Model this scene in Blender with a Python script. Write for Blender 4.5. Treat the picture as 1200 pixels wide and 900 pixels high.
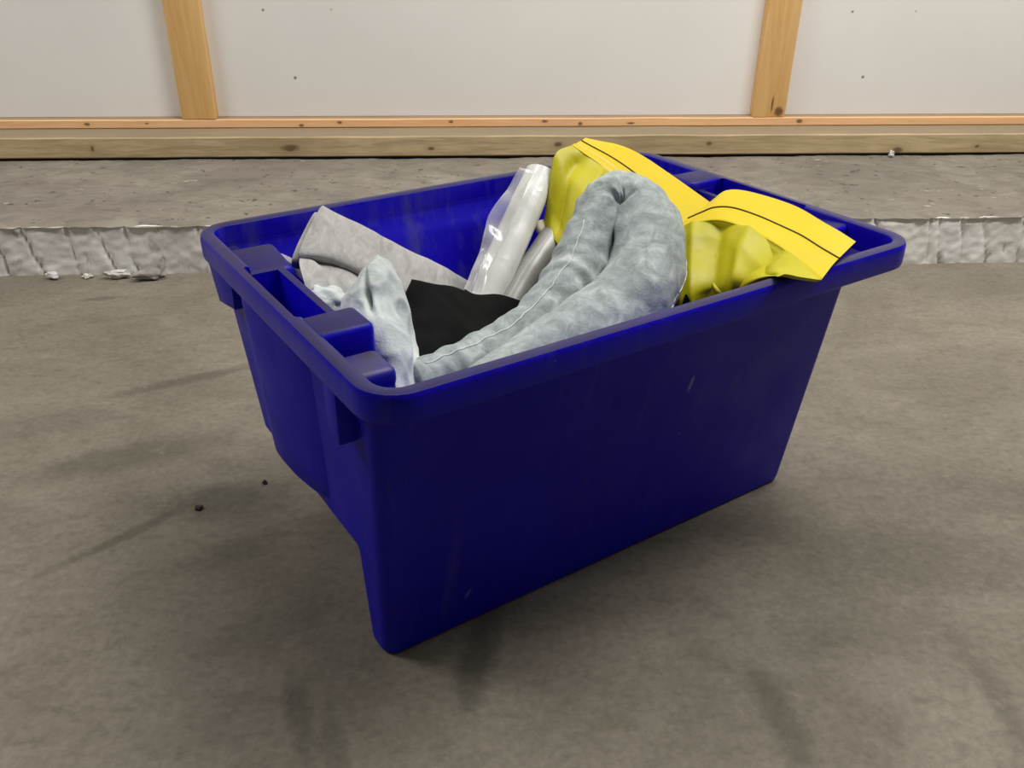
import bpy, bmesh, math, random
from mathutils import Vector, Matrix, noise

random.seed(7)
scene = bpy.context.scene
for o in list(bpy.data.objects):
    bpy.data.objects.remove(o)
COL = scene.collection

# ------------------------------------------------------------------ camera
# world: X along the back wall, Y towards it, Z up (metres)
F_PX = 1018.75
cam_d = bpy.data.cameras.new('camera')
cam_d.sensor_fit = 'HORIZONTAL'
cam_d.sensor_width = 36.0
cam_d.lens = 36.0 * F_PX / 1200.0
cam_d.clip_start = 0.02
cam = bpy.data.objects.new('camera', cam_d)
COL.objects.link(cam)
right = Vector((0.99832542, -0.05720346, 0.00860934))
up = Vector((0.02041344, 0.48762143, 0.87281649))
fwd = Vector((0.05412623, 0.87117914, -0.48797259))
m = Matrix((( right.x, up.x, -fwd.x, 0.06136886),
            ( right.y, up.y, -fwd.y, -0.49723702),
            ( right.z, up.z, -fwd.z, 0.61954083),
            (0, 0, 0, 1)))
cam.matrix_world = m
scene.camera = cam

# ------------------------------------------------------------------ world, ceiling tube lamps and an added left fill lamp
world = bpy.data.worlds.new('world')
scene.world = world
world.use_nodes = True
bg = world.node_tree.nodes['Background']
bg.inputs['Color'].default_value = (1.0, 0.97, 0.92, 1)
bg.inputs['Strength'].default_value = 0.10

def area(name, loc, target, sx, sy, power, col):
    l = bpy.data.lights.new(name, 'AREA')
    l.shape = 'RECTANGLE'; l.size = sx; l.size_y = sy
    l.energy = power; l.color = col
    o = bpy.data.objects.new(name, l)
    o.location = loc
    o.rotation_euler = (Vector(target) - Vector(loc)).to_track_quat('-Z', 'Y').to_euler()
    COL.objects.link(o)
    return o
area('overhead_area_lamp', (1.25, 0.50, 2.0), (1.25, 0.50, 0), 1.5, 0.25, 45, (1.0, 0.975, 0.93))
area('overhead_area_lamp', (0.25, 0.90, 2.05), (0.25, 0.90, 0), 1.5, 0.25, 17, (1.0, 0.975, 0.93))
area('overhead_area_lamp', (-1.90, 0.52, 2.0), (-1.90, 0.52, 0), 1.5, 0.25, 33, (1.0, 0.975, 0.93))  # added fill, not a room fixture: brightens the left wall and floor

vs = scene.view_settings
vs.view_transform = 'Standard'
vs.look = 'None'
vs.gamma = 1.0
vs.use_curve_mapping = False
vs.exposure = 0.0

# ------------------------------------------------------------------ material helpers
class NT:
    def __init__(self, name):
        self.m = bpy.data.materials.new(name)
        self.m.use_nodes = True
        self.t = self.m.node_tree
        self.b = self.t.nodes['Principled BSDF']
        self.tc = self.t.nodes.new('ShaderNodeTexCoord')
    def n(self, kind, **kw):
        nd = self.t.nodes.new(kind)
        for k, v in kw.items():
            setattr(nd, k, v)
        return nd
    def l(self, a, b):
        self.t.links.new(a, b)
    def setin(self, sock, v):
        if isinstance(v, bpy.types.NodeSocket):
            self.l(v, sock)
        else:
            sock.default_value = v
    def coord(self, scale=(1, 1, 1), rot=(0, 0, 0), loc=(0, 0, 0)):
        mp = self.n('ShaderNodeMapping')
        mp.inputs['Scale'].default_value = scale
        mp.inputs['Rotation'].default_value = rot
        mp.inputs['Location'].default_value = loc
        self.l(self.tc.outputs['Object'], mp.inputs['Vector'])
        return mp.outputs[0]
    def noise(self, vec, scale, detail=4, rough=.55, dist=0.0):
        nd = self.n('ShaderNodeTexNoise')
        self.l(vec, nd.inputs['Vector'])
        nd.inputs['Scale'].default_value = scale
        nd.inputs['Detail'].default_value = detail
        nd.inputs['Roughness'].default_value = rough
        nd.inputs['Distortion'].default_value = dist
        return nd.outputs['Fac']
    def voronoi(self, vec, scale, feature='F1', rnd=1.0):
        nd = self.n('ShaderNodeTexVoronoi', feature=feature)
        self.l(vec, nd.inputs['Vector'])
        nd.inputs['Scale'].default_value = scale
        nd.inputs['Randomness'].default_value = rnd
        return nd.outputs['Distance']
    def ramp(self, fac, stops):
        nd = self.n('ShaderNodeValToRGB')
        e = nd.color_ramp.elements
        while len(e) < len(stops):
            e.new(0.5)
        for el, (p, c) in zip(e, stops):
            el.position = p
            el.color = (c, c, c, 1) if isinstance(c, (int, float)) else (*c, 1)
        self.l(fac, nd.inputs['Fac'])
        return nd.outputs['Color']
    def math(self, op, a, b=0.0, clamp=False):
        nd = self.n('ShaderNodeMath', operation=op, use_clamp=clamp)
        self.setin(nd.inputs[0], a)
        self.setin(nd.inputs[1], b)
        return nd.outputs[0]
    def mix(self, fac, a, b, mode='MIX'):
        nd = self.n('ShaderNodeMix', data_type='RGBA', blend_type=mode)
        self.setin(nd.inputs['Factor'], fac)
        self.setin(nd.inputs['A'], (*a, 1) if isinstance(a, tuple) else a)
        self.setin(nd.inputs['B'], (*b, 1) if isinstance(b, tuple) else b)
        return nd.outputs['Result']
    def spot(self, cx, cy, rx, ry, ang=0.0, axes='XY', warp=0.3, soft=0.6, wscale=14.0):
        """mask of one mark with a shape of its own: a noise-edged ellipse at a place on the object"""
        sep = self.n('ShaderNodeSeparateXYZ')
        self.l(self.tc.outputs['Object'], sep.inputs[0])
        x = self.math('SUBTRACT', sep.outputs[axes[0]], cx)
        y = self.math('SUBTRACT', sep.outputs[axes[1]], cy)
        c, s = math.cos(ang), math.sin(ang)
        xr = self.math('ADD', self.math('MULTIPLY', x, c / rx), self.math('MULTIPLY', y, s / rx))
        yr = self.math('ADD', self.math('MULTIPLY', x, -s / ry), self.math('MULTIPLY', y, c / ry))
        d = self.math('SQRT', self.math('ADD', self.math('MULTIPLY', xr, xr), self.math('MULTIPLY', yr, yr)))
        if warp:
            nz = self.noise(self.tc.outputs['Object'], wscale, 4, .65)
            d = self.math('ADD', d, self.math('MULTIPLY', self.math('SUBTRACT', nz, 0.5), warp * 4))
        return self.math('DIVIDE', self.math('SUBTRACT', 1.0 + soft * .5, d), soft, clamp=True)
    def bump(self, height, strength=.3, dist=.002):
        nd = self.n('ShaderNodeBump')
        nd.inputs['Strength'].default_value = strength
        nd.inputs['Distance'].default_value = dist
        self.l(height, nd.inputs['Height'])
        self.l(nd.outputs[0], self.b.inputs['Normal'])
    def out(self, col, rough=.6, **kw):
        self.setin(self.b.inputs['Base Color'], (*col, 1) if isinstance(col, tuple) else col)
        self.setin(self.b.inputs['Roughness'], rough)
        for k, v in kw.items():
            self.setin(self.b.inputs[k.replace('_', ' ')], v)
        return self.m
    def upmask(self, lo=.75, hi=.98):
        g = self.n('ShaderNodeNewGeometry')
        sep = self.n('ShaderNodeSeparateXYZ')
        self.l(g.outputs['Normal'], sep.inputs[0])
        return self.math('DIVIDE', self.math('SUBTRACT', sep.outputs['Z'], lo), hi - lo, clamp=True)

M = {}
# concrete floor with its stains
t = NT('floor_concrete'); O = t.tc.outputs['Object']
big = t.noise(O, 3.2, 8, .66, .8)
mid = t.noise(t.coord((1.0, 1.2, 1), (0, 0, .5)), 7.0, 7, .62, .7)
fine = t.noise(O, 120.0, 3, .7)
col = t.ramp(big, [(.32, (.180, .161, .130)), (.68, (.262, .237, .195))])
col = t.mix(t.math('MULTIPLY', t.ramp(mid, [(.46, 0), (.66, 1)]), .50), col, (.160, .142, .110))
col = t.mix(t.math('MULTIPLY', t.ramp(t.noise(t.coord((1, 1.8, 1), (0, 0, -.6)), 4.0, 5, .6, .6), [(.5, 0), (.72, 1)]), .4), col, (.34, .31, .262))
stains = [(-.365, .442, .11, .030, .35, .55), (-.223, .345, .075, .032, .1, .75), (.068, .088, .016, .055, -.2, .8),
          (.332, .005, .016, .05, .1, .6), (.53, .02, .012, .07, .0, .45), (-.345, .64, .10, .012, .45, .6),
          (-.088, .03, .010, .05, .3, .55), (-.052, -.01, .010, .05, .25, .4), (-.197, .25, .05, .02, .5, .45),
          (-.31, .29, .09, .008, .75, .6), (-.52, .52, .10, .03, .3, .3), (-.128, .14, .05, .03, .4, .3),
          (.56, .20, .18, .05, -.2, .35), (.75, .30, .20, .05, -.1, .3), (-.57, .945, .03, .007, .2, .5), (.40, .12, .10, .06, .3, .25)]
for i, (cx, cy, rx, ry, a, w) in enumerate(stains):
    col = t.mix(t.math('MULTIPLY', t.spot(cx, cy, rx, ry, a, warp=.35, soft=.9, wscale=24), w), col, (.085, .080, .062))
sm = t.noise(t.coord((1, 1.7, 1), (0, 0, .3)), 38, 7, .72, .5)
col = t.mix(t.math('MULTIPLY', t.ramp(sm, [(.5, 0), (.68, 1)]), .42), col, (.115, .104, .082))
col = t.mix(t.math('MULTIPLY', t.ramp(sm, [(.30, 1), (.42, 0)]), .30), col, (.34, .31, .26))
col = t.mix(.45, col, t.ramp(fine, [(.3, (.13, .12, .10)), (.7, (.42, .39, .33))]), 'OVERLAY')
t.bump(t.math('ADD', t.math('MULTIPLY', mid, 1.0), t.math('MULTIPLY', fine, .7)), .22, .0016)
M['floor'] = t.out(col, .72, Specular_IOR_Level=.3)

# dirty top of the ledge
t = NT('ledge_concrete'); O = t.tc.outputs['Object']
col = t.ramp(t.noise(O, 5, 6, .65, .5), [(.3, (.165, .148, .122)), (.7, (.285, .26, .215))])
col = t.mix(t.math('MULTIPLY', t.ramp(t.noise(t.coord((1, 2.5, 1)), 3, 5, .6), [(.48, 0), (.62, 1)]), .5), col, (.215, .178, .155))
col = t.mix(t.math('MULTIPLY', t.ramp(t.noise(t.coord((1, 1.6, 1)), 17, 6, .7, .6), [(.45, 0), (.62, 1)]), .5), col, (.13, .118, .095))
col = t.mix(t.ramp(t.noise(O, 46, 3, .6), [(.30, 1), (.37, 0)]), col, (.09, .08, .065))
col = t.mix(t.math('MULTIPLY', t.ramp(t.noise(t.coord((1, 2.0, 1)), 24, 4, .65), [(.66, 0), (.74, 1)]), .7), col, (.52, .47, .42))
t.bump(t.noise(O, 60, 5, .7), .5, .004)
M['ledge'] = t.out(col, .85, Specular_IOR_Level=.2)

# chalky whitewashed ledge face
t = NT('whitewash'); O = t.tc.outputs['Object']
col = t.ramp(t.noise(O, 14, 6, .65, .4), [(.30, (.66, .635, .59)), (.58, (.84, .815, .77))])
col = t.mix(t.math('MULTIPLY', t.ramp(t.noise(t.coord((1, 1, .55), loc=(3, 1, 2)), 34, 5, .6, .6), [(.60, 0), (.67, 1)]), .7), col, (.40, .37, .32))
for cx, cz, rx, rz in ((1.005, .055, .035, .05), (1.06, .04, .022, .035), (-.555, .015, .03, .012), (-.60, .06, .015, .03), (-.52, .03, .01, .02)):
    col = t.mix(t.math('MULTIPLY', t.spot(cx, cz, rx, rz, .2, 'XZ', .4, .4, 60), .85), col, (.90, .89, .85))
t.bump(t.noise(O, 110, 4, .7), .25, .002)
M['whitewash'] = t.out(col, .9, Specular_IOR_Level=.2)

# lining board
t = NT('lining_board'); O = t.tc.outputs['Object']
col = t.ramp(t.noise(O, 3.0, 4, .5), [(.3, (.76, .737, .70)), (.7, (.81, .787, .75))])
col = t.mix(t.math('MULTIPLY', t.ramp(t.noise(t.coord((1, 1, .12)), 90, 2, .5), [(.4, 0), (.8, 1)]), .04), col, (.62, .59, .545))
col = t.mix(t.ramp(t.voronoi(O, 11.0), [(.028, 1), (.05, 0)]), col, (.23, .20, .17))
col = t.mix(t.math('MULTIPLY', t.ramp(t.voronoi(t.coord((1, 1, 1), loc=(.4, 0, .3)), 5.0), [(.03, 1), (.05, 0)]), .8), col, (.10, .085, .07))
t.bump(t.noise(O, 220, 3, .6), .12, .001)
M['board'] = t.out(col, .8, Specular_IOR_Level=.25)

def wood(name, light, dark, axis, grain=1.0, knots=(), dust=None, dust_amt=0.6, mottle=None):
    t = NT(name); O = t.tc.outputs['Object']
    sc = (.9, 14, 14) if axis == 'X' else (14, 14, .9)
    g1 = t.noise(t.coord(sc), 3.0 * grain, 5, .6, .9)
    g2 = t.noise(t.coord(tuple(s * 3 for s in sc)), 5.0 * grain, 3, .6, .2)
    col = t.ramp(g1, [(.36, dark), (.58, light)])
    col = t.mix(.35, col, t.ramp(g2, [(.3, dark), (.7, light)]))
    if mottle:
        col = t.mix(t.math('MULTIPLY', t.ramp(t.noise(t.coord((1, 2, 2)), 5, 5, .65), [(.45, 0), (.65, 1)]), .6), col, mottle)
    for cx, cz, rx, rz in knots:
        col = t.mix(t.math('MULTIPLY', t.spot(cx, cz, rx * 2.0, rz * 2.0, 0, 'XZ', .1, 1.0, 40), .45), col, dark)
        col = t.mix(t.math('MULTIPLY', t.spot(cx, cz, rx * .8, rz * .8, 0, 'XZ', .3, .7, 90), .85), col, (.13, .068, .032))
    if dust:
        col = t.mix(t.math('MULTIPLY', t.upmask(), dust_amt), col, dust)
    t.bump(g2, .25, .0015)
    return t.out(col, .7, Specular_IOR_Level=.25)

px = lambda u: -.967 + u * .002005        # image column -> metres along the wall, used to note where knots sit
M['batten'] = wood('batten_pine', (.86, .54, .29), (.74, .43, .21), 'X', 1.4,
    [(px(88), .0105, .008, .004), (px(330), .006, .007, .004), (px(374), .0125, .007, .004), (px(503), .013, .006, .004),
     (px(613), .013, .008, .004), (px(655), .007, .006, .005), (px(918), .011, .009, .006), (px(715), .008, .010, .003), (px(155), .012, .005, .002)],
    dust=(.24, .185, .125), dust_amt=.85)
M['stud'] = wood('stud_pine', (.88, .56, .235), (.74, .43, .15), 'Z', 1.1)
M['stud_knot'] = wood('stud_pine_knotted', (.89, .57, .245), (.74, .43, .155), 'Z', 1.1, [(.022, .012, .012, .014), (.004, .030, .003, .022)])
M['sole'] = wood('treated_timber', (.58, .45, .265), (.34, .25, .135), 'X', 1.8,
    [(px(322), .025, .022, .009), (px(625), .030, .011, .007), (px(480), .022, .009, .005), (px(105), .026, .004, .008), (px(800), .030, .008, .005),
     (px(1025), .012, .016, .008), (px(1120), .02, .006, .004)],
    dust=(.235, .19, .135), dust_amt=.8, mottle=(.35, .255, .13))
t = NT('gap_shade'); M['black_strip'] = t.out((.012, .011, .010), .8)  # near-black colour painted as shade in the gap below the sole plate

# crate plastic with dust and scuffs
def blue_plastic(name, r0, r1, spec):
    t = NT(name); O = t.tc.outputs['Object']
    base = t.ramp(t.noise(O, 6, 3, .5), [(.3, (.0066, .0016, .41)), (.7, (.0090, .0025, .50))])
    scuff = t.math('MULTIPLY', t.ramp(t.noise(t.coord((1, 1, .16)), 42, 5, .7, .3), [(.56, 0), (.74, 1)]), .26)
    sep = t.n('ShaderNodeSeparateXYZ'); t.l(O, sep.inputs[0])
    inside = t.math('MULTIPLY', t.math('MULTIPLY', t.math('GREATER_THAN', sep.outputs['Y'], .10), .38),
                    t.ramp(t.noise(t.coord((1, 1, .10)), 30, 5, .7, .2), [(.50, 0), (.66, 1)]))
    col = t.mix(scuff, base, (.085, .08, .20))
    col = t.mix(inside, col, (.085, .08, .115))
    wear = t.math('MULTIPLY', t.upmask(.55, .95), t.ramp(t.noise(O, 26, 5, .7), [(.25, .82), (.7, 1.0)]))
    col = t.mix(t.math('MULTIPLY', wear, .96), col, (.015, .012, .040))
    col = t.mix(t.math('MULTIPLY', t.spot(.052, .213, .0022, .0085, -.15, 'XZ', .2, .6, 200), .55), col, (.30, .30, .48))
    col = t.mix(t.math('MULTIPLY', t.spot(-.185, .045, .002, .006, -.5, 'XZ', .2, .6, 200), .4), col, (.20, .20, .40))
    flk = t.ramp(t.voronoi(O, 30.0), [(.022, 1), (.034, 0)])
    col = t.mix(t.math('MULTIPLY', flk, .5), col, (.20, .20, .38))
    rg = t.ramp(t.noise(O, 18, 4, .6), [(.3, r0), (.7, r1)])
    t.bump(t.noise(O, 300, 2, .5), .06, .0008)
    return t.out(col, rg, Specular_IOR_Level=spec)
M['blue'] = blue_plastic('blue_plastic', .40, .54, .18)
M['blue_rim'] = blue_plastic('blue_plastic_rim', .26, .40, .22)
t = NT('blue_plastic_soiled'); O = t.tc.outputs['Object']
col = t.mix(t.math('MULTIPLY', t.upmask(.5, .95), t.ramp(t.noise(O, 40, 4, .6), [(.3, .3), (.6, 1)])), (.006, .002, .25), (.028, .022, .020))
M['blue_soiled'] = t.out(col, .5)

# absorbent fabrics
def fibre(name, c0, c1, c2, scale=30, stretch=(1, 1, 1), bump=.35, sheen=.12):
    t = NT(name); O = t.tc.outputs['Object']
    n1 = t.noise(t.coord(stretch), scale, 6, .68, .8)
    n2 = t.noise(t.coord(stretch, loc=(5, 3, 1)), scale * .35, 4, .6, .5)
    col = t.ramp(n1, [(.32, c0), (.52, c1), (.72, c2)])
    col = t.mix(t.math('MULTIPLY', t.ramp(n2, [(.42, 0), (.68, 1)]), .45), col, c0)
    t.bump(t.math('ADD', t.noise(O, 420, 2, .6), t.math('MULTIPLY', n1, 1.5)), bump, .0012)
    return t.out(col, .9, Specular_IOR_Level=.2, Sheen_Weight=sheen)
M['pad'] = fibre('grey_felt', (.30, .292, .282), (.40, .39, .378), (.52, .51, .495), 38, (2.4, .8, 1.6))
M['pillow'] = fibre('pale_fleece', (.36, .40, .395), (.54, .585, .57), (.72, .75, .73), 28)
M['sock'] = fibre('sock_fleece', (.20, .232, .232), (.33, .366, .362), (.50, .535, .525), 58)
t = NT('white_thread'); M['seam'] = t.out((.54, .57, .54), .8)
M['black_cloth'] = fibre('black_felt', (.002, .0026, .0024), (.0035, .0045, .0042), (.007, .0085, .008), 40, sheen=0.0)

# yellow vinyl
t = NT('yellow_vinyl'); O = t.tc.outputs['Object']
col = t.ramp(t.noise(O, 14, 4, .6), [(.3, (.395, .355, .002)), (.7, (.48, .435, .003))])
col = t.mix(t.math('MULTIPLY', t.ramp(t.noise(O, 50, 4, .65), [(.60, 0), (.70, 1)]), .30), col, (.32, .27, .02))
t.bump(t.noise(O, 60, 3, .5), .18, .002)
M['yellow'] = t.out(col, .48, Specular_IOR_Level=.32)
t = NT('yellow_header'); O = t.tc.outputs['Object']
col = t.ramp(t.noise(O, 10, 3, .5), [(.3, (.57, .420, .002)), (.7, (.62, .470, .003))])
M['yellow_header'] = t.out(col, .42, Specular_IOR_Level=.3)
t = NT('dark_piping'); M['piping'] = t.out((.030, .018, .008), .6)
t = NT('cream_cotton'); M['cream'] = t.out((.60, .57, .44), .85)

# plastics in the crate
t = NT('milky_plastic'); O = t.tc.outputs['Object']
col = t.ramp(t.noise(t.coord((1, 1, .5)), 22, 4, .6), [(.3, (.58, .58, .55)), (.7, (.74, .74, .71))])
t.bump(t.noise(t.coord((1.5, 1.5, .5)), 40, 3, .5, .8), .18, .003)
M['milky'] = t.out(col, .22, Specular_IOR_Level=.55, Coat_Weight=.5, Coat_Roughness=.08)
t = NT('grey_roll'); O = t.tc.outputs['Object']
col = t.ramp(t.noise(O, 30, 4, .6), [(.3, (.18, .178, .165)), (.7, (.27, .265, .245))])
t.bump(t.noise(t.coord((1, 1, .3)), 40, 3, .5), .2, .002)
M['grey_roll'] = t.out(col, .42, Coat_Weight=.25, Coat_Roughness=.2)
t = NT('clear_film')
t.out((.78, .78, .76), .14, Specular_IOR_Level=.6)
tr = t.n('ShaderNodeBsdfTransparent'); tr.inputs['Color'].default_value = (.96, .96, .95, 1)
mx = t.n('ShaderNodeMixShader')
fr = t.n('ShaderNodeLayerWeight'); fr.inputs['Blend'].default_value = .35
t.l(t.math('ADD', t.math('MULTIPLY', fr.outputs['Facing'], .45), .20, clamp=True), mx.inputs[0])
t.l(tr.outputs[0], mx.inputs[1]); t.l(t.b.outputs[0], mx.inputs[2])
t.bump(t.noise(t.coord((1, 1, .4)), 30, 3, .5, .6), .3, .004)
t.l(mx.outputs[0], t.t.nodes['Material Output'].inputs['Surface'])
M['film'] = t.m
t = NT('chalk_chip'); O = t.tc.outputs['Object']
M['chip'] = t.out(t.ramp(t.noise(O, 60, 4, .6), [(.3, (.48, .46, .42)), (.7, (.68, .66, .62))]), .9)
t = NT('stone_chip'); O = t.tc.outputs['Object']
M['stone'] = t.out(t.ramp(t.noise(O, 80, 4, .6), [(.3, (.22, .20, .18)), (.7, (.34, .31, .28))]), .9)
t = NT('dark_crumb'); M['crumb'] = t.out((.018, .016, .014), .8)

# ------------------------------------------------------------------ object helpers
def tag(o, label=None, cat=None, group=None, kind=None):
    if label: o['label'] = label
    if cat: o['category'] = cat
    if group: o['group'] = group
    if kind: o['kind'] = kind
    return o

def obj(name, me, mat, parent=None, smooth=35):
    o = bpy.data.objects.new(name, me)
    COL.objects.link(o)
    if mat is not None:
        me.materials.clear(); me.materials.append(mat)
    if parent: o.parent = parent
    if smooth is not None:
        for p in me.polygons: p.use_smooth = True
        if smooth < 180:
            me.set_sharp_from_angle(angle=math.radians(smooth))
    return o

def empty(name, loc=(0, 0, 0), rz=0):
    o = bpy.data.objects.new(name, None)
    o.location = loc; o.rotation_euler = (0, 0, rz)
    o.empty_display_size = .05
    COL.objects.link(o)
    return o

def mesh(name, v, f):
    me = bpy.data.meshes.new(name)
    me.from_pydata([tuple(p) for p in v], [], f)
    me.update()
    return me

def fix(me):
    bm = bmesh.new(); bm.from_mesh(me)
    bmesh.ops.recalc_face_normals(bm, faces=bm.faces)
    bm.to_mesh(me); bm.free()
    return me

def box_mesh(name, x0, x1, y0, y1, z0, z1, bevel=0.0, seg=2):
    bm = bmesh.new()
    vs_ = [bm.verts.new((x, y, z)) for z in (z0, z1) for (x, y) in ((x0, y0), (x1, y0), (x1, y1), (x0, y1))]
    for f in ((3, 2, 1, 0), (4, 5, 6, 7), (0, 1, 5, 4), (1, 2, 6, 5), (2, 3, 7, 6), (3, 0, 4, 7)):
        bm.faces.new([vs_[i] for i in f])
    if bevel:
        bmesh.ops.bevel(bm, geom=list(bm.edges), offset=bevel, segments=seg, affect='EDGES', profile=.5)
    me = bpy.data.meshes.new(name); bm.to_mesh(me); bm.free()
    return me

def ring(x0, x1, y0, y1, r, z, n=7):
    pts = []
    for cx, cy, a0 in ((x1 - r, y0 + r, -90), (x1 - r, y1 - r, 0), (x0 + r, y1 - r, 90), (x0 + r, y0 + r, 180)):
        for k in range(n + 1):
            a = math.radians(a0 + 90 * k / n)
            pts.append((cx + r * math.cos(a), cy + r * math.sin(a), z))
    return pts

def loft(name, rings, cap0=True, cap1=True, closed=False):
    n = len(rings[0]); v = [p for r in rings for p in r]; f = []
    R = len(rings)
    for i in range(R if closed else R - 1):
        a, b = i * n, ((i + 1) % R) * n
        for k in range(n):
            f.append((a + k, a + (k + 1) % n, b + (k + 1) % n, b + k))
    if not closed:
        if cap0: f.append(tuple(reversed(range(n))))
        if cap1: f.append(tuple(range((R - 1) * n, R * n)))
    return fix(mesh(name, v, f))

def boolean(me, cutters):
    o = bpy.data.objects.new('tmp', me); COL.objects.link(o)
    tmp = [o]
    for c in cutters:
        co = bpy.data.objects.new('cut', c); COL.objects.link(co); tmp.append(co)
        md = o.modifiers.new('b', 'BOOLEAN'); md.operation = 'DIFFERENCE'; md.object = co; md.solver = 'EXACT'
    bpy.context.view_layer.update()
    dg = bpy.context.evaluated_depsgraph_get()
    out = bpy.data.meshes.new_from_object(o.evaluated_get(dg))
    for q in tmp: bpy.data.objects.remove(q)
    out.name = me.name
    return out

def cr(p0, p1, p2, p3, t):
    return .5 * ((2 * p1) + (p2 - p0) * t + (2 * p0 - 5 * p1 + 4 * p2 - p3) * t * t + (3 * p1 - p0 - 3 * p2 + p3) * t ** 3)

def curve_pts(pts, n):
    """Catmull-Rom through vectors (or floats), n samples"""
    k = len(pts); out = []
    for i in range(n):
        s = i / (n - 1) * (k - 1); j = min(int(s), k - 2); t_ = s - j
        p1, p2 = pts[j], pts[j + 1]
        p0 = pts[j - 1] if j > 0 else 2 * p1 - p2
        p3 = pts[j + 2] if j + 2 < k else 2 * p2 - p1
        out.append(cr(p0, p1, p2, p3, t_))
    return out

def grid(net, nu, nv):
    """rows of control points -> nv rows x nu columns of interpolated points"""
    rows = [curve_pts([Vector(p) for p in r], nu) for r in net]
    cols = [curve_pts([r[i] for r in rows], nv) for i in range(nu)]
    return [[cols[i][j] for i in range(nu)] for j in range(nv)]

def normals(g):
    nv, nu = len(g), len(g[0]); out = []
    for j in range(nv):
        row = []
        for i in range(nu):
            du = g[j][min(i + 1, nu - 1)] - g[j][max(i - 1, 0)]
            dv = g[min(j + 1, nv - 1)][i] - g[max(j - 1, 0)][i]
            nn = du.cross(dv)
            row.append(nn.normalized() if nn.length > 1e-9 else Vector((0, 0, 1)))
        out.append(row)
    return out

def sheet(name, net, nu, nv, thick, back, wrinkle=None, sign=1.0):
    """closed body: a fitted front surface and a back surface lying thick(u,v) behind it"""
    g = grid(net, nu, nv); nr = normals(g)
    if wrinkle:
        for j in range(nv):
            for i in range(nu):
                g[j][i] = g[j][i] + nr[j][i] * sign * wrinkle(i / (nu - 1), j / (nv - 1), g[j][i])
    v = [p for r in g for p in r]
    back = Vector(back)
    v += [g[j][i] + back * thick(i / (nu - 1), j / (nv - 1)) for j in range(nv) for i in range(nu)]
    N0 = nu * nv; f = []
    for j in range(nv - 1):
        for i in range(nu - 1):
            a = j * nu + i
            f.append((a, a + 1, a + nu + 1, a + nu))
            f.append((N0 + a + nu, N0 + a + nu + 1, N0 + a + 1, N0 + a))
    for i in range(nu - 1):
        f.append((i + 1, i, N0 + i, N0 + i + 1))
        b = (nv - 1) * nu + i
        f.append((b, b + 1, N0 + b + 1, N0 + b))
    for j in range(nv - 1):
        a = j * nu
        f.append((a, a + nu, N0 + a + nu, N0 + a))
        b = j * nu + nu - 1
        f.append((b + nu, b, N0 + b, N0 + b + nu))
    return fix(mesh(name, v, f)), g

def tube(name, pts, radii, seg=12, n=None, squash=None, disp=None, caps=True, upv=(0, 0, 1)):
    pts = [Vector(p) for p in pts]
    if n:
        pts2 = curve_pts(pts, n); radii = curve_pts(list(radii), n) if hasattr(radii, '__len__') else [radii] * n
        pts = pts2
    elif not hasattr(radii, '__len__'):
        radii = [radii] * len(pts)
    k = len(pts); v = []; f = []; frames = []
    t0 = (pts[1] - pts[0]).normalized()
    nrm = Vector(upv) - t0 * Vector(upv).dot(t0); nrm.normalize()
    for i in range(k):
        tg = (pts[min(i + 1, k - 1)] - pts[max(i - 1, 0)]).normalized()
        nrm = (nrm - tg * nrm.dot(tg)).normalized()
        bi = tg.cross(nrm)
        frames.append((tg, nrm.copy(), bi))
        for s in range(seg):
            a = 2 * math.pi * s / seg
            r = radii[i]
            if disp: r *= 1 + disp(i / (k - 1), a, pts[i] + (nrm * math.cos(a) + bi * math.sin(a)) * r)
            v.append(pts[i] + (nrm * math.cos(a) * (squash or 1) + bi * math.sin(a)) * r)
    for i in range(k - 1):
        for s in range(seg):
            a, b = i * seg + s, i * seg + (s + 1) % seg
            f.append((a, b, b + seg, a + seg))
    if caps:
        f.append(tuple(reversed(range(seg)))); f.append(tuple(range((k - 1) * seg, k * seg)))
    return fix(mesh(name, v, f)), pts, radii, frames

def n3(p, s, off=0.0):
    return noise.noise(Vector((p[0] * s + off, p[1] * s + off * 1.7, p[2] * s - off)))

def sstep(a, b, x):
    t_ = max(0.0, min(1.0, (x - a) / (b - a)))
    return t_ * t_ * (3 - 2 * t_)

# ------------------------------------------------------------------ the setting
LEDGE_Y, LEDGE_H, SOLE_Y, STUD_Y, BOARD_Y = 1.0592, .0979, 1.4992, 1.5833, 1.6108
XL, XR = -2.9, 3.2

floor = obj('floor', box_mesh('floor', XL, XR, -2.6, 1.75, -.05, 0), M['floor'], smooth=None)
tag(floor, 'stained grey brown concrete floor under the blue crate', 'floor', kind='structure')

wall = obj('wall_back', box_mesh('wall_back', XL, XR, 1.68, 1.75, 0, 2.5), M['board'], smooth=None)
tag(wall, 'timber framed wall lined with off white boards behind the ledge', 'wall', kind='structure')

def child(name, me, mat, parent, loc=(0, 0, 0), smooth=35):
    o = obj(name, me, mat, parent, smooth)
    o.location = loc
    return o

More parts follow.
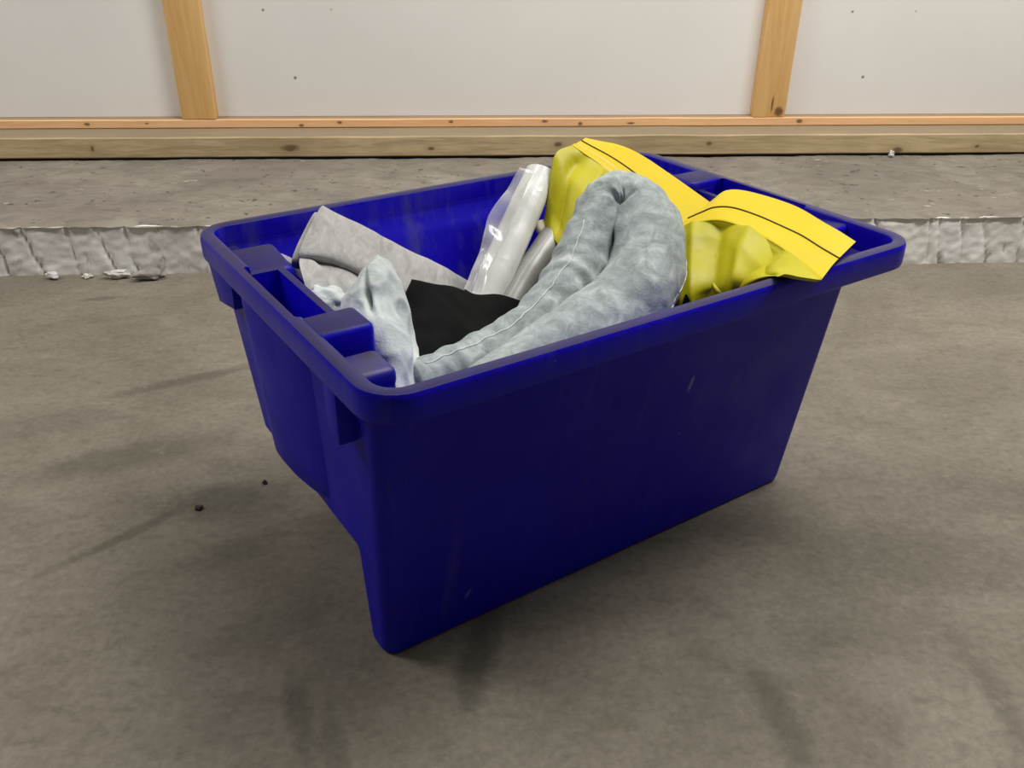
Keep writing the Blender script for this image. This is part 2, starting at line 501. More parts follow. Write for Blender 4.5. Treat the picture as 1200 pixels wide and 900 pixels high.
seams_x = [XL, -1.87, -.5365, .7975, 2.13, XR]
for a, b in zip(seams_x[:-1], seams_x[1:]):
    w = b - a - .002
    child('lining_board', box_mesh('lining_board', -w / 2, w / 2, 0, .012, 0, 2.30, .0008, 1), M['board'], wall, ((a + b) / 2, BOARD_Y, .1687))
stud_me = box_mesh('stud', -.0385, .0385, 0, .0274, 0, 2.30, .0018, 2)
stud_me2 = box_mesh('stud_knotted', -.0385, .0385, 0, .0274, 0, 2.30, .0018, 2)
for i, x in enumerate((-1.87, -.5365, .7975, 2.13)):
    s = child('stud', stud_me2 if i == 2 else stud_me, M['stud_knot'] if i == 2 else M['stud'], wall, (x, STUD_Y, .1687))
def timber(name, length, y0, y1, z0, z1, wob, nx=160):
    """long sawn timber, its arrises slightly uneven"""
    v = []; f = []
    for i in range(nx + 1):
        x = -length / 2 + length * i / nx
        o1 = n3((x, 0, 0), 6, 3.1) * wob; o2 = n3((x, 0, 0), 6, 8.7) * wob; o3 = n3((x, 0, 0), 9, 1.3) * wob
        c = .0025
        v += [(x, y0 + o3, z0 + c), (x, y0 + o3, z1 - c + o1), (x, y0 + c + o3, z1 + o1), (x, y1, z1 + o2 * .3), (x, y1, z0), (x, y0 + c + o3, z0)]
    for i in range(nx):
        a = i * 6
        for k in range(6):
            f.append((a + k, a + (k + 1) % 6, a + 6 + (k + 1) % 6, a + 6 + k))
    f.append(tuple(range(6))); f.append(tuple(range(nx * 6, nx * 6 + 6)))
    return fix(mesh(name, v, f))
LEN = XR - XL; XC = (XL + XR) / 2
bt = child('bottom_plate', timber('bottom_plate', LEN, 0, .09, 0, .0207, .0012), M['batten'], wall, (XC, STUD_Y, .148))
sp = child('sole_plate', timber('sole_plate', LEN, 0, .17, .0045, .0501, .0016), M['sole'], wall, (XC, SOLE_Y, LEDGE_H))
ms = child('gap_shade_strip', box_mesh('gap_shade_strip', -LEN / 2, LEN / 2, .006, .16, 0, .0055), M['black_strip'], wall, (XC, SOLE_Y, LEDGE_H), None)  # black strip put in as the shadow line between sole plate and ledge
# knots were noted in wall metres: shift both textures to the object's own origin
for key in ('batten', 'sole'):
    for nd in M[key].node_tree.nodes:
        if nd.type == 'MATH' and nd.operation == 'SUBTRACT' and nd.inputs[0].is_linked and nd.inputs[0].links[0].from_socket.name == 'X':
            nd.inputs[1].default_value -= XC

# concrete ledge
GR = [-.78, -.725, -.65, -.592, -.548, -.41, .78, .86, .965, .985, 1.03, 1.075, 1.15, 1.22]
def face_y(x, z):
    d = n3((x, 0, z), 9, 2.2) * .0026 + n3((x, 0, z), 34, 5.2) * .0014 + n3((x, 0, z), 85, 1.2) * .0012
    for k, gx in enumerate(GR):
        sl = .25 if k % 2 else .12
        dx = x - (gx + (.05 - z) * sl + n3((x, 0, z), 25, k * 3.3) * .008)
        d += .007 * math.exp(-(dx / .003) ** 2) * (.5 + .5 * sstep(-.2, .35, n3((gx, 0, z), 22, k)))
    return max(d, -.012)
def top_edge(x):
    return n3((x, 0, 0), 12, 4.0) * .004 + n3((x, 0, 0), 45, 9.0) * .0022
def ledge_mesh():
    x0, x1 = XL, XR; nx, ny = 1200, 40
    v = []; f = []
    for i in range(nx + 1):
        x = x0 + (x1 - x0) * i / nx
        e = top_edge(x)
        for j in range(ny + 1):
            y = .004 + .50 * j / ny
            z = LEDGE_H + n3((x, y, 0), 9, 1.0) * .003 + n3((x, y, 0), 40, 6.0) * .0014 - .0015
            if j == 0: y += e - .0075 + face_y(x, LEDGE_H) ; z -= .004
            if j > 36: z = LEDGE_H - .001
            v.append((x, y, z))
    for i in range(nx):
        for j in range(ny):
            a = i * (ny + 1) + j
            f.append((a, a + ny + 1, a + ny + 2, a + 1))
    # body below
    n0 = len(v)
    for i in range(nx + 1):
        x = x0 + (x1 - x0) * i / nx
        v.append((x, .17, 0)); v.append((x, .504, 0))
    for i in range(nx):
        a, b = n0 + i * 2, n0 + i * 2 + 2
        ta, tb = i * (ny + 1), (i + 1) * (ny + 1)
        f.append((a, b, tb, ta)); f.append((b, a, a + 1, b + 1)); f.append((a + 1, ta + ny, tb + ny, b + 1))
    f.append(tuple([n0 + 1, n0] + [j for j in range(ny + 1)]))
    l0 = nx * (ny + 1)
    f.append(tuple([n0 + 2 * nx, n0 + 2 * nx + 1] + [l0 + j for j in range(ny, -1, -1)]))
    return fix(mesh('ledge', v, f))
ledge = obj('trim_1', ledge_mesh(), M['ledge'], smooth=50)
ledge.location = (0, LEDGE_Y, 0)
tag(ledge, 'rough concrete ledge with whitewashed front edge running along the wall foot', 'ledge', kind='structure')
def plaster_mesh():
    x0, x1 = XL, XR; nx, nz = 1400, 24
    v = []; f = []
    for i in range(nx + 1):
        x = x0 + (x1 - x0) * i / nx
        zt = LEDGE_H - .0055 + n3((x, 0, 0), 30, 7.0) * .0012
        for j in range(nz + 1):
            z = zt * j / nz
            v.append((x, face_y(x, z) + (top_edge(x) if j > nz - 3 else 0) - .0005, z))
        v.append((x, .012, zt)); v.append((x, .02, 0))
    st = nz + 3
    for i in range(nx):
        for j in range(st):
            a, b = i * st + j, i * st + (j + 1) % st
            f.append((a, a + st, b + st, b))
    f.append(tuple(range(st))); f.append(tuple(range(nx * st, nx * st + st)))
    return fix(mesh('whitewash_face', v, f))
child('whitewash_face', plaster_mesh(), M['whitewash'], ledge, smooth=60)

# ------------------------------------------------------------------ the crate
L, W, H = .60, .4236, .3262
YAW = .527
CW = Matrix.Rotation(YAW, 4, 'Z')           # crate axes -> room axes, origin under the near left rim corner
def to_room(p): return CW @ Vector(p)
CX, CY = L / 2, W / 2
crate = empty('storage_crate', to_room((CX, CY, 0)), YAW)
tag(crate, 'dark blue plastic stacking crate full of spill gear on concrete floor', 'crate')
def part(name, me, mat, parent=crate, smooth=35):
    me.transform(Matrix.Translation((-CX, -CY, 0)))
    return obj(name, me, mat, parent, smooth)
def flip(me):
    """the same piece turned half round for the crate's other end"""
    c = me.copy()
    c.transform(Matrix.Translation((L, W, 0)) @ Matrix.Rotation(math.pi, 4, 'Z'))
    return c

outer = [ring(.038, .558, .090, .3336, .012, 0), ring(.032, .5635, .0845, .3391, .014, .003), ring(.031, .565, .083, .3420, .015, .010),
         ring(.018, .556, .042, .4036, .016, .272), ring(.014, .574, .036, .4056, .020, .285), ring(.006, .592, .008, .4156, .030, .3005), ring(.012, .588, .012, .4116, .026, .306)]
inner = [ring(.045, .548, .078, .3606, .022, .13), ring(.028, .552, .048, .3956, .018, .275), ring(.0235, .570, .041, .3990, .018, .287),
         ring(.0165, .5835, .0170, .4070, .018, .3005), ring(.0155, .5845, .0155, .4081, .018, .34)]
recess = box_mesh('recess', -.05, .100, .114, .60, -.05, .117, .004, 2)
body_me = boolean(loft('body', outer), [loft('cavity', inner), recess])
trough = loft('trough', [ring(.010, .039, .162, .286, .004, .19), ring(.0085, .040, .158, .288, .004, .36)])
rim_rings = []
for ins, z, r in ((.003, .3005, .036), (.0005, .3025, .036), (0, .306, .036), (0, .321, .036), (.0007, .3240, .0355), (.0018, .3257, .034), (.0040, H, .032),
                  (.0118, H, .0225), (.0142, .3250, .020), (.0152, .321, .019), (.0160, .3005, .018)):
    rim_rings.append(ring(ins, L - ins, ins, W - ins, r, z))
rim_me = loft('rim', rim_rings, closed=True)
rim_me = boolean(rim_me, [trough, flip(trough)])
bd = part('body', body_me, M['blue'])
rm = part('rim', rim_me, M['blue_rim'], smooth=40)
tag(rm, 'worn rolled rim with greyed top')

PLAN = [(.048, .300), (.020, .300), (.006, .293), (.001, .275), (.001, .245), (.005, .212), (.011, .182), (.020, .158), (.033, .144), (.048, .142)]
def plan_ring(z, dx, k, ins):
    pts = curve_pts([Vector((x, y, 0)) for x, y in PLAN], 37)
    out = []
    for p in pts:
        y = .225 + (p.y - .225) * k
        out.append((min(.049, p.x + (dx + ins) * sstep(.049, .03, p.x)), y, z))
    return out
sock_me = loft('stacking_socket', [plan_ring(.120, .016, .86, .008), plan_ring(.124, .013, .92, .002), plan_ring(.134, .010, .955, 0), plan_ring(.160, .008, .97, 0),
                                  plan_ring(.295, 0, 1, 0), plan_ring(.312, 0, 1, 0), plan_ring(.3165, .002, .985, 0)])
def hollow_ring(z, dx):
    pl = [(.041, .289), (.012, .289), (.0085, .275), (.0085, .247), (.0125, .214), (.0185, .186), (.0265, .166), (.041, .160)]
    return [(min(.041, x + dx * sstep(.042, .03, x)), y, z) for x, y in pl]
sock_cut = boolean(sock_me, [loft('hollow', [hollow_ring(.20, .008), hollow_ring(.36, 0)]),
                             loft('mouth', [ring(.0085, .040, .158, .288, .004, .2995), ring(.0085, .040, .158, .288, .004, .36)])])
part('stacking_socket', sock_cut.copy(), M['blue'])
part('stacking_socket', flip(sock_cut), M['blue'])
def lug(x1, y0, y1, zt_near, zt_far, bev=.004):
    """stop for the crate above: a cap flush with the rim and a deeper block inside the wall"""
    bm = bmesh.new()
    for x0, z0, drop in ((.010, .296, 0), (.026, .24, .0006)):
        me = box_mesh('lug', x0, x1 - drop, y0 + drop, y1 - drop, z0, H, 0)
        for v in me.vertices:
            if v.co.z > z0 + 1e-5: v.co.z = (zt_near if v.co.y < (y0 + y1) / 2 else zt_far) - drop
        b2 = bmesh.new(); b2.from_mesh(me)
        bmesh.ops.bevel(b2, geom=list(b2.edges), offset=bev, segments=3, affect='EDGES', profile=.5)
        b2.to_mesh(me); b2.free()
        bm.from_mesh(me)
    me = bpy.data.meshes.new('lug'); bm.to_mesh(me); bm.free()
    return me
lugs = [(lug(.058, .290, .347, .3165, .3235, .006), M['blue']),
        (lug(.058, .116, .157, .3268, .3268, .005), M['blue']),
        (lug(.054, .098, .120, .303, .303, .003), M['blue_soiled']),
        (lug(.050, .062, .102, .3135, .3135, .006), M['blue_soiled'])]
for me, mt in lugs:
    part('stacking_lug', me.copy(), mt)
    for v in me.vertices: v.co.z = max(v.co.z, .290)
    part('stacking_lug', flip(me), mt)
def prism(name, yz, x0, x1, bev=.002):
    bm = bmesh.new()
    a = [bm.verts.new((x0, y, z)) for y, z in yz]; b = [bm.verts.new((x1, y, z)) for y, z in yz]
    n = len(yz)
    bm.faces.new(a); bm.faces.new(list(reversed(b)))
    for k in range(n): bm.faces.new((a[k], b[k], b[(k + 1) % n], a[(k + 1) % n]))
    bmesh.ops.recalc_face_normals(bm, faces=bm.faces)
    bmesh.ops.bevel(bm, geom=list(bm.edges), offset=bev, segments=2, affect='EDGES', profile=.5)
    me = bpy.data.meshes.new(name); bm.to_mesh(me); bm.free()
    return me
part('rim_gusset', prism('rim_gusset', [(.100, .308), (.100, .256), (.078, .250), (.078, .308)], .004, .036, .0015), M['blue'])
part('rim_gusset', prism('rim_gusset', [(.320, .308), (.320, .272), (.372, .262), (.398, .308)], .004, .036, .0015), M['blue'])

# ------------------------------------------------------------------ what lies in the crate (coordinates in crate metres)
PAD_ROLL = [
   [(0.1271, 0.372, 0.3214), (0.1648, 0.374, 0.2968), (0.2092, 0.374, 0.2653), (0.2607, 0.37, 0.2318), (0.2945, 0.365, 0.2086)],
   [(0.1149, 0.352, 0.3481), (0.1537, 0.352, 0.3214), (0.1994, 0.352, 0.2891), (0.2502, 0.35, 0.2545), (0.2828, 0.345, 0.2303)],
   [(0.0883, 0.325, 0.3368), (0.1247, 0.318, 0.3179), (0.167, 0.318, 0.2874), (0.2171, 0.32, 0.2526), (0.2595, 0.325, 0.23)],
   [(0.0681, 0.305, 0.3209), (0.0974, 0.298, 0.3128), (0.1424, 0.298, 0.2826), (0.1906, 0.3, 0.25), (0.2396, 0.31, 0.2288)],
   [(0.0769, 0.318, 0.3079), (0.1065, 0.315, 0.2937), (0.1511, 0.315, 0.2633), (0.1998, 0.315, 0.2323), (0.2472, 0.32, 0.2149)],
]
PAD_FLAP = [
   [(0.072, 0.312, 0.3161), (0.0992, 0.31, 0.3059), (0.1366, 0.306, 0.2811), (0.1718, 0.306, 0.2551)],
   [(0.0645, 0.295, 0.3162), (0.0884, 0.29, 0.3094), (0.124, 0.288, 0.2864), (0.157, 0.288, 0.2584)],
   [(0.0596, 0.275, 0.3052), (0.0841, 0.27, 0.2998), (0.1134, 0.268, 0.2824), (0.1458, 0.27, 0.2556)],
   [(0.0583, 0.262, 0.2878), (0.0794, 0.255, 0.282), (0.106, 0.255, 0.2648), (0.137, 0.258, 0.2409)],
   [(0.0605, 0.255, 0.2646), (0.0792, 0.248, 0.2581), (0.1045, 0.248, 0.2424), (0.1319, 0.25, 0.2247)],
]
PAD_TIP = [
   [(0.0668, 0.372, 0.3033), (0.0745, 0.37, 0.2988), (0.0827, 0.362, 0.2941), (0.086, 0.35, 0.2918)],
   [(0.0658, 0.364, 0.2978), (0.0721, 0.36, 0.2951), (0.0786, 0.352, 0.2918), (0.0817, 0.34, 0.2887)],
   [(0.0734, 0.366, 0.2873), (0.0776, 0.364, 0.2833), (0.0814, 0.356, 0.2796), (0.0849, 0.345, 0.2751)],
]
PILLOW = [
   [(0.1001, 0.215, 0.3392), (0.1032, 0.212, 0.3436), (0.1073, 0.21, 0.3458), (0.1123, 0.212, 0.3426), (0.1183, 0.215, 0.3347)],
   [(0.0794, 0.205, 0.3229), (0.0831, 0.19, 0.3337), (0.0937, 0.183, 0.3378), (0.1089, 0.19, 0.3305), (0.124, 0.205, 0.3155)],
   [(0.0636, 0.195, 0.3133), (0.0704, 0.175, 0.3223), (0.0857, 0.165, 0.3256), (0.107, 0.175, 0.3154), (0.1265, 0.195, 0.2985)],
   [(0.0521, 0.178, 0.2954), (0.0601, 0.155, 0.309), (0.0779, 0.143, 0.3124), (0.1023, 0.155, 0.2983), (0.1235, 0.18, 0.277)],
   [(0.0511, 0.155, 0.2763), (0.0554, 0.132, 0.2884), (0.07, 0.12, 0.2943), (0.0945, 0.132, 0.284), (0.1165, 0.155, 0.2646)],
   [(0.0527, 0.125, 0.257), (0.0568, 0.11, 0.2639), (0.0653, 0.1, 0.2701), (0.0867, 0.11, 0.2652), (0.1127, 0.13, 0.2565)],
]
CLOTH = [
   [(0.1551, 0.243, 0.2971), (0.1944, 0.25, 0.2805), (0.2372, 0.255, 0.2596), (0.2594, 0.25, 0.2553), (0.2837, 0.244, 0.245)],
   [(0.1424, 0.232, 0.2871), (0.1818, 0.232, 0.2697), (0.2226, 0.238, 0.2521), (0.2489, 0.237, 0.2442), (0.2784, 0.236, 0.2354)],
   [(0.1351, 0.215, 0.2661), (0.1681, 0.212, 0.2543), (0.2063, 0.218, 0.2393), (0.2381, 0.22, 0.2283), (0.2663, 0.224, 0.2173)],
   [(0.1314, 0.19, 0.2398), (0.1575, 0.188, 0.2315), (0.192, 0.195, 0.2186), (0.2264, 0.205, 0.2045), (0.2563, 0.215, 0.1936)],
   [(0.1322, 0.18, 0.2186), (0.1559, 0.178, 0.2124), (0.1886, 0.185, 0.1992), (0.22, 0.195, 0.185), (0.2499, 0.205, 0.1734)],
]
FILM = [
   [(0.342, 0.335, 0.3584), (0.3515, 0.332, 0.3548), (0.3616, 0.328, 0.3514)],
   [(0.3205, 0.328, 0.3384), (0.3266, 0.32, 0.3366), (0.3367, 0.318, 0.3326)],
   [(0.2908, 0.318, 0.3172), (0.2988, 0.308, 0.3089), (0.3124, 0.305, 0.3093)],
   [(0.2748, 0.305, 0.2949), (0.2743, 0.292, 0.2893), (0.285, 0.29, 0.2878)],
   [(0.2501, 0.288, 0.2703), (0.2503, 0.276, 0.2705), (0.2563, 0.272, 0.2686)],
   [(0.2338, 0.277, 0.2582), (0.235, 0.265, 0.2584), (0.2436, 0.262, 0.2556)],
]
BAG_REAR = [
   [(0.4525, 0.36, 0.3724), (0.4971, 0.335, 0.3599), (0.5266, 0.292, 0.3358), (0.5491, 0.238, 0.309)],
   [(0.4369, 0.348, 0.3729), (0.4615, 0.312, 0.3546), (0.4801, 0.266, 0.329), (0.4873, 0.215, 0.2947)],
   [(0.4173, 0.34, 0.3721), (0.4396, 0.3, 0.3486), (0.4567, 0.257, 0.3193), (0.4697, 0.208, 0.2811)],
   [(0.3908, 0.335, 0.367), (0.3971, 0.285, 0.3314), (0.4255, 0.25, 0.2948), (0.4559, 0.2, 0.2623)],
   [(0.3719, 0.32, 0.3294), (0.3699, 0.275, 0.2997), (0.4036, 0.235, 0.2636), (0.4397, 0.185, 0.2425)],
   [(0.3602, 0.312, 0.2967), (0.3553, 0.275, 0.2836), (0.3808, 0.235, 0.2431), (0.4308, 0.178, 0.2226)],
]
BAG_SIDE = [
   [(0.5131, 0.207, 0.3242), (0.5279, 0.188, 0.3413), (0.5571, 0.128, 0.3342), (0.5336, 0.029, 0.3287)],
   [(0.4742, 0.2, 0.3143), (0.4958, 0.168, 0.3328), (0.5176, 0.103, 0.324), (0.4785, 0.006, 0.3298)],
   [(0.459, 0.1915, 0.3112), (0.4776, 0.1544, 0.3269), (0.4822, 0.086, 0.3233), (0.4278, -0.0178, 0.3312)],
   [(0.4565, 0.19, 0.3107), (0.4745, 0.152, 0.3259), (0.4762, 0.083, 0.3232), (0.4211, -0.021, 0.3313)],
   [(0.4544, 0.188, 0.3093), (0.4726, 0.1505, 0.3248), (0.4735, 0.082, 0.3223), (0.4183, -0.0199, 0.332)],
   [(0.4411, 0.175, 0.3027), (0.462, 0.142, 0.3181), (0.4587, 0.076, 0.3173), (0.4026, -0.014, 0.3361)],
   [(0.4284, 0.16, 0.2928), (0.4493, 0.13, 0.3075), (0.4402, 0.07, 0.3115), (0.3884, -0.004, 0.3389)],
   [(0.3928, 0.12, 0.2719), (0.4167, 0.1, 0.2875), (0.4274, 0.066, 0.2953), (0.4132, 0.028, 0.3152)],
   [(0.3885, 0.11, 0.2437), (0.4112, 0.095, 0.2554), (0.4403, 0.078, 0.2642), (0.4423, 0.052, 0.2826)],
]
ROLL_CLEAR = [(0.2601, 0.275, 0.239), (0.307, 0.305, 0.2797), (0.382, 0.35, 0.3422)]
ROLL_GREY = [(0.2775, 0.256, 0.231), (0.3142, 0.276, 0.2536), (0.3604, 0.298, 0.2786)]
SOCK = [(0.0903, 0.13, 0.2564), (0.1309, 0.14, 0.25), (0.1802, 0.15, 0.2491), (0.2289, 0.16, 0.2534), (0.2776, 0.175, 0.2693), (0.3191, 0.192, 0.29), (0.3482, 0.212, 0.3185), (0.3728, 0.225, 0.3399), (0.3939, 0.222, 0.3464), (0.4039, 0.205, 0.3364), (0.3931, 0.175, 0.3138), (0.3653, 0.145, 0.2877), (0.3174, 0.125, 0.2668), (0.2644, 0.115, 0.2572), (0.2122, 0.11, 0.2471), (0.1737, 0.108, 0.24), (0.1362, 0.108, 0.2307), (0.1046, 0.11, 0.2243)]
LOBE = [(0.0636, 0.24, 0.2974)]
LINING = [(0.3595, 0.306, 0.2986), (0.3602, 0.3, 0.2901), (0.3672, 0.296, 0.2819)]
TAB = [(0.3776, 0.1, 0.2791)]


def settle(o_list, root=None):
    """crate coordinates -> room; the thing's origin goes to the middle of its underside"""
    pts = [CW @ v.co for o in o_list for v in o.data.vertices]
    lo = Vector((min(p.x for p in pts), min(p.y for p in pts), min(p.z for p in pts)))
    hi = Vector((max(p.x for p in pts), max(p.y for p in pts), max(p.z for p in pts)))
    base = Vector(((lo.x + hi.x) / 2, (lo.y + hi.y) / 2, lo.z))
    for o in o_list:
        o.data.transform(Matrix.Translation(-base) @ CW)
    (root or o_list[0]).location = base

def edge0(u, v, w=.12):
    return sstep(0, w, u) * sstep(0, w, 1 - u) * sstep(0, w, v) * sstep(0, w, 1 - v)

# grey folded absorbent pad
root = empty('absorbent_pad')
tag(root, 'grey felt absorbent pad folded into a roll, leaning on the back wall of the crate', 'pad')
wr = lambda u, v, p: n3(p, 22, 2) * .0012 + n3(p, 70, 4) * .0006
me, g = sheet('rolled_fold', PAD_ROLL, 60, 40, lambda u, v: .006, (.1, .45, -.5), wr)
a = obj('rolled_fold', me, M['pad'], root, 60)
inner_net = [[tuple(Vector(p) + Vector((-.005 if i == 0 else .002, .008, -.008))) for i, p in enumerate(r)] for r in PAD_ROLL]
me, g = sheet('inner_layer', inner_net, 40, 30, lambda u, v: .005, (.1, .45, -.5), wr)
a2 = obj('inner_layer', me, M['pad'], root, 60)
me, g = sheet('lower_flap', PAD_FLAP, 50, 40, lambda u, v: .006 + .012 * edge0(u, v, .3), (.3, .6, -.4),
              lambda u, v, p: n3(p, 30, 7) * .005 + .004 * math.exp(-((u - v * .6 - .2) / .08) ** 2))
b = obj('lower_flap', me, M['pad'], root, 60)
me, g = sheet('turned_corner', PAD_TIP, 24, 16, lambda u, v: .004, (.2, .5, -.5))
c = obj('turned_corner', me, M['pad'], root, 60)
settle([a, a2, b, c], root)

# pale pillow
root = empty('absorbent_pillow')
tag(root, 'pale crumpled fleece pillow standing in the near left corner of the crate', 'pillow')
def pw(u, v, p):
    crease = math.exp(-((u - .30 - .35 * (v - .25)) / .035) ** 2) * math.exp(-((v - .36) / .14) ** 2)
    return n3(p, 22, 1) * .008 - abs(n3(p, 38, 5)) * .006 + n3(p, 90, 2) * .0008 - .012 * crease
me, g = sheet('casing', PILLOW, 60, 70, lambda u, v: .004 + .06 * edge0(u, v, .4), (.35, .75, -.35), pw, sign=-1)
a = obj('casing', me, M['pillow'], root, 70)
bm = bmesh.new(); bmesh.ops.create_icosphere(bm, subdivisions=4, radius=1)
for v in bm.verts:
    d = v.co.normalized()
    v.co = Vector((d.x * .022, d.y * .020, d.z * .0145)) * (1 + .22 * n3(d, 2.2, 3) + .08 * n3(d, 6, 1))
bm.transform(Matrix.Translation(Vector(LOBE[0]) + Vector((.010, .012, -.008))) @ Matrix.Rotation(.35, 4, 'Y'))
me = bpy.data.meshes.new('corner'); bm.to_mesh(me); bm.free()
b = obj('corner', me, M['pillow'], root, 180)
settle([a, b], root)

# black cloth
me, g = sheet('black_cloth', CLOTH, 50, 50, lambda u, v: .004 + .008 * edge0(u, v, .3), (.2, .8, -.2),
              lambda u, v, p: n3(p, 22, 9) * .005 + n3(p, 60, 2) * .0015)
o = obj('black_cloth', me, M['black_cloth'], None, 70)
tag(o, 'matt black cloth stuffed between the pale pillow and the grey sock', 'cloth')
settle([o])

# rolled clear bags
root = empty('plastic_bag_roll')
tag(root, 'roll of milky clear plastic bags leaning on the back rim, loose film beside it', 'plastic bag')
rd = [.019, .0205, .020, .020, .0195, .019]
ax = curve_pts([Vector(p) for p in ROLL_CLEAR], 6)
d_ax = (ax[-1] - ax[0]).normalized()
ax = [ax[0] - d_ax * .06] + ax
me, pp, rr_, fr = tube('bag_roll', ax, [.019] + rd, 40, 60, squash=.82,
    disp=lambda s, a, p: .04 * n3(p, 35, 1) + .03 * math.sin(3 * a + 5 * s) * sstep(.5, .2, s))
a = obj('bag_roll', me, M['milky'], root, 50)
me, g = sheet('loose_film', FILM, 24, 60, lambda u, v: .0007, (.3, .8, -.1), lambda u, v, p: n3(p, 40, 6) * .004 * sstep(0, .3, u + .2))
b = obj('loose_film', me, M['film'], root, 60)
settle([a, b], root)

# grey roll
ax = [Vector(p) for p in ROLL_GREY]
d_ax = (ax[-1] - ax[0]).normalized()
ax = [ax[0] - d_ax * .05] + ax
me, pp, rr_, fr = tube('grey_roll', ax + [ax[-1] + d_ax * .004, ax[-1] + d_ax * .006], [.0165, .0168, .0170, .0168, .0150, .010], 36, 60,
    disp=lambda s, a, p: .05 * n3(p, 30, 8))
o = obj('liner_roll', me, M['grey_roll'], None, 50)
tag(o, 'smooth grey roll lying between the clear plastic roll and the sock', 'roll')
settle([o])

# absorbent sock folded into a U
root = empty('absorbent_sock')
tag(root, 'long pale grey stuffed sock bent double in the middle of the crate', 'sock')
RS = [.018, .021, .0225, .024, .0275, .0290, .0265, .0255, .0270, .0325, .0375, .0400, .040, .038, .035, .031, .027, .023]
def sk(s, a, p):
    bend = math.exp(-((s - .441) / .09) ** 2)
    long_ = n3((math.cos(a) * 1.6, math.sin(a) * 1.6, s * 45), 1.0, 3) * .03
    pucker = (.035 * math.sin(s * 190 + 4 * n3(p, 26, 1)) + .06 * n3((math.cos(a) * .8, math.sin(a) * .8, s * 60), 1.0, 9)) * sstep(.44, .27, s)
    return .10 * n3(p, 28, 4) + .05 * n3(p, 70, 2) + long_ * (1 + bend * 1.8) + pucker - .10 * bend * abs(n3((math.cos(a) * 2, math.sin(a) * 2, s * 40), 1.0, 7))
me, pp, rr_, fr = tube('casing', SOCK, RS, 64, 360, disp=sk)
a = obj('casing', me, M['sock'], root, 180)
def seam_line(s0, s1, ang, k=90):
    q = []
    for i in range(k):
        s = s0 + (s1 - s0) * i / (k - 1); j = int(s * (len(pp) - 1))
        tg, nn, bi = fr[j]
        A = math.atan2(ang.dot(bi), ang.dot(nn)) + .09 * n3((i * .35, 0, 0), 1.0, 2)
        r = rr_[j] * (1 + sk(j / (len(pp) - 1), A, pp[j] + (nn * math.cos(A) + bi * math.sin(A)) * rr_[j]))
        q.append(pp[j] + (nn * math.cos(A) + bi * math.sin(A)) * (r + .0002))
    return q
parts = [a]
for s0, s1, ang in ((.02, .35, Vector((-.55, -.35, .75))), (.51, .70, Vector((.95, -.15, .25)))):
    me, *_ = tube('seam', seam_line(s0, s1, ang), .00075, 6)
    parts.append(obj('seam', me, M['seam'], a, 180))
settle(parts, root)

# yellow vinyl bags
def bag(name, label, net, wr, back, hi=2, puff=.035):
    root = empty(name)
    tag(root, label, 'bag')
    r = len(net) - 1
    def sub(j0, j1, nrow):
        full = grid(net, 9, 241)
        i0, i1 = int(round(j0 * 240)), int(round(j1 * 240))
        idx = [int(round(i0 + (i1 - i0) * k / (nrow - 1))) for k in range(nrow)]
        return [[tuple(p) for p in full[i]] for i in idx]
    hd, g = sheet('header_band', sub(0, hi / r, 13), 60, 37, lambda u, v: .0035 + .004 * sstep(.3, 1, v), back,
                  lambda u, v, p: .0012 * math.exp(-((v - .80) / .05) ** 2) + n3(p, 20, 2) * .0012)
    A = obj('header_band', hd, M['yellow_header'], root, 50)
    bdm, g2 = sheet('bag_body', sub((hi - .1) / r, 1.0, 19), 60, 60, lambda u, v: .006 + puff * edge0(u, v, .35), back, wr)
    B = obj('bag_body', bdm, M['yellow'], root, 60)
    k = int(round(36 / hi))                      # the row where the dark line runs
    nn = normals(g)
    sgn = 1 if nn[k][30].dot(Vector(back)) < 0 else -1
    q = [g[k][i] + nn[k][i] * sgn * .0004 for i in range(60)]
    me, *_ = tube('piping', q, .0009, 6)
    C_ = obj('piping', me, M['piping'], A, 180)
    tag(C_, 'thin dark line along the header')
    return root, [A, B, C_]
def folds(k, amp, ridges):
    """soft vinyl: a few pleats running down from the header plus light unevenness"""
    def fn(u, v, p):
        d = amp * (.8 * n3(p, 11, k + 1) + .35 * n3(p, 28, k + 4)) * sstep(.0, .3, v)
        for u0, sl, w0, w1, a_, v0, v1 in ridges:
            w = w0 + (w1 - w0) * v
            x = (u - u0 - sl * v + .010 * n3(p, 14, u0 * 9)) / w
            d += a_ * math.exp(-abs(x) ** 1.5) * sstep(v0, v0 + .18, v) * sstep(v1, v1 - .25, v)
        return d
    return fn
R_REAR = ((.12, .10, .05, .10, .008, .0, 1.0), (.30, .15, .04, .12, -.006, .0, 1.0), (.48, .0, .05, .08, .007, .02, .9), (.85, .05, .05, .09, .006, .0, 1.0))
R_SIDE = ((.10, .02, .05, .07, -.005, -.1, 1.1), (.34, -.03, .05, .17, .010, .02, 1.1), (.53, .0, .05, .07, -.007, .02, 1.0), (.68, .05, .05, .10, .006, .05, .9), (.82, -.06, .05, .07, -.004, .02, .6))
root, ps = bag('vinyl_bag', 'yellow vinyl bag at the rear of the crate, partly behind the grey sock', BAG_REAR, folds(1, .006, R_REAR), (.25, .75, -.6))
me, *_ = tube('cotton_lining', [Vector(p) + Vector((0, .012, 0)) for p in LINING], [.006, .010, .011], 10, 14, squash=.5)
ps.append(tag(obj('cotton_lining', me, M['cream'], root, 180), 'cream cotton scrap at the bag corner'))
settle(ps, root)
root, ps = bag('vinyl_bag', 'yellow vinyl bag with its corner lying over the front right rim', BAG_SIDE, folds(3, .005, R_SIDE), (-.1, .75, -.6), hi=3, puff=.03)
t0 = Vector(TAB[0]) + Vector((.0, -.006, -.002))
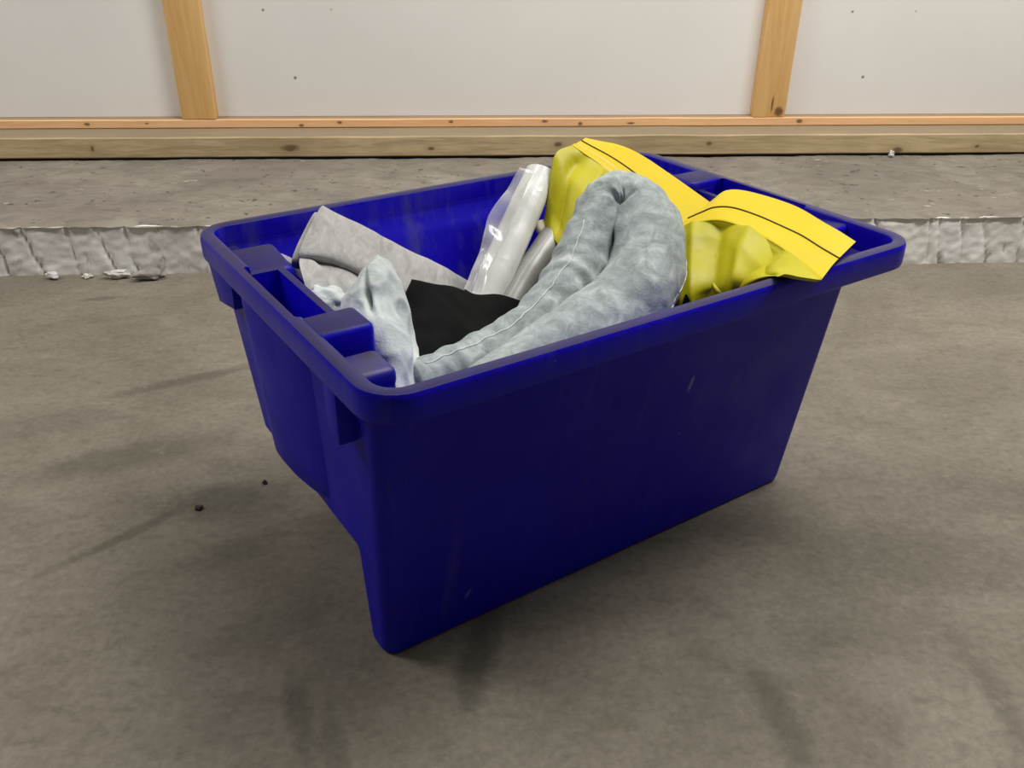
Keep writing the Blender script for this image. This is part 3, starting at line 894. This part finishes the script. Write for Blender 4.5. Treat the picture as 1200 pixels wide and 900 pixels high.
tab = mesh('black_tab', [t0 + Vector(q) for q in ((-.006, 0, -.012), (.010, 0, -.010), (.000, 0, .007), (-.006, .003, -.012), (.010, .003, -.010), (.000, .003, .007))],
           [(0, 1, 2), (5, 4, 3), (0, 3, 4, 1), (1, 4, 5, 2), (2, 5, 3, 0)])
ps.append(obj('black_tab', fix(tab), M['black_cloth'], root, None))
settle(ps, root)

# ------------------------------------------------------------------ crumbs
def pebble(name, loc, r, mat, seed, rz=0, label=None, cat='rubble', group=None):
    bm = bmesh.new(); bmesh.ops.create_icosphere(bm, subdivisions=3, radius=1)
    for v in bm.verts:
        d = v.co.normalized()
        k = 1 + .6 * n3(d, 1.5, seed) + .16 * n3(d, 3.2, seed + 2)
        v.co = Vector((d.x * r[0], d.y * r[1], d.z * r[2])) * k
    z0 = min(v.co.z for v in bm.verts)
    for v in bm.verts: v.co.z -= z0
    me = bpy.data.meshes.new(name); bm.to_mesh(me); bm.free()
    o = obj(name, me, mat, None, 25)
    o.location = loc; o.rotation_euler = (0, 0, rz)
    return tag(o, label, cat, group)
pebble('plaster_chip', (-.572, 1.038, 0), (.022, .009, .0065), M['chip'], 1, .1, 'flat white plaster chip on the floor beside the grey stone')
pebble('plaster_chip', (-.690, 1.040, 0), (.011, .008, .006), M['chip'], 5, -.2, 'leftmost white plaster chip at the foot of the ledge')
pebble('plaster_chip', (-.630, 1.042, 0), (.008, .006, .004), M['chip'], 8, .4, 'small white plaster chip in the middle of the row by the ledge')
pebble('stone_chip', (-.515, 1.030, 0), (.030, .011, .009), M['stone'], 3, .25, 'long flat grey stone lying against the ledge left of the crate')
pebble('plaster_chip', (1.069, 1.487, LEDGE_H), (.006, .005, .007), M['chip'], 12, 0, 'tiny white crumb on the ledge against the sole plate at right')
pebble('floor_crumb', (-.248, .328, 0), (.0045, .003, .0022), M['crumb'], 4, .3, 'black crumb on bare floor left of the crate', 'crumb')
pebble('floor_crumb', (-.182, .375, 0), (.0028, .0025, .002), M['crumb'], 6, 0, 'tiny black crumb on the floor right below the crate end socket', 'crumb')
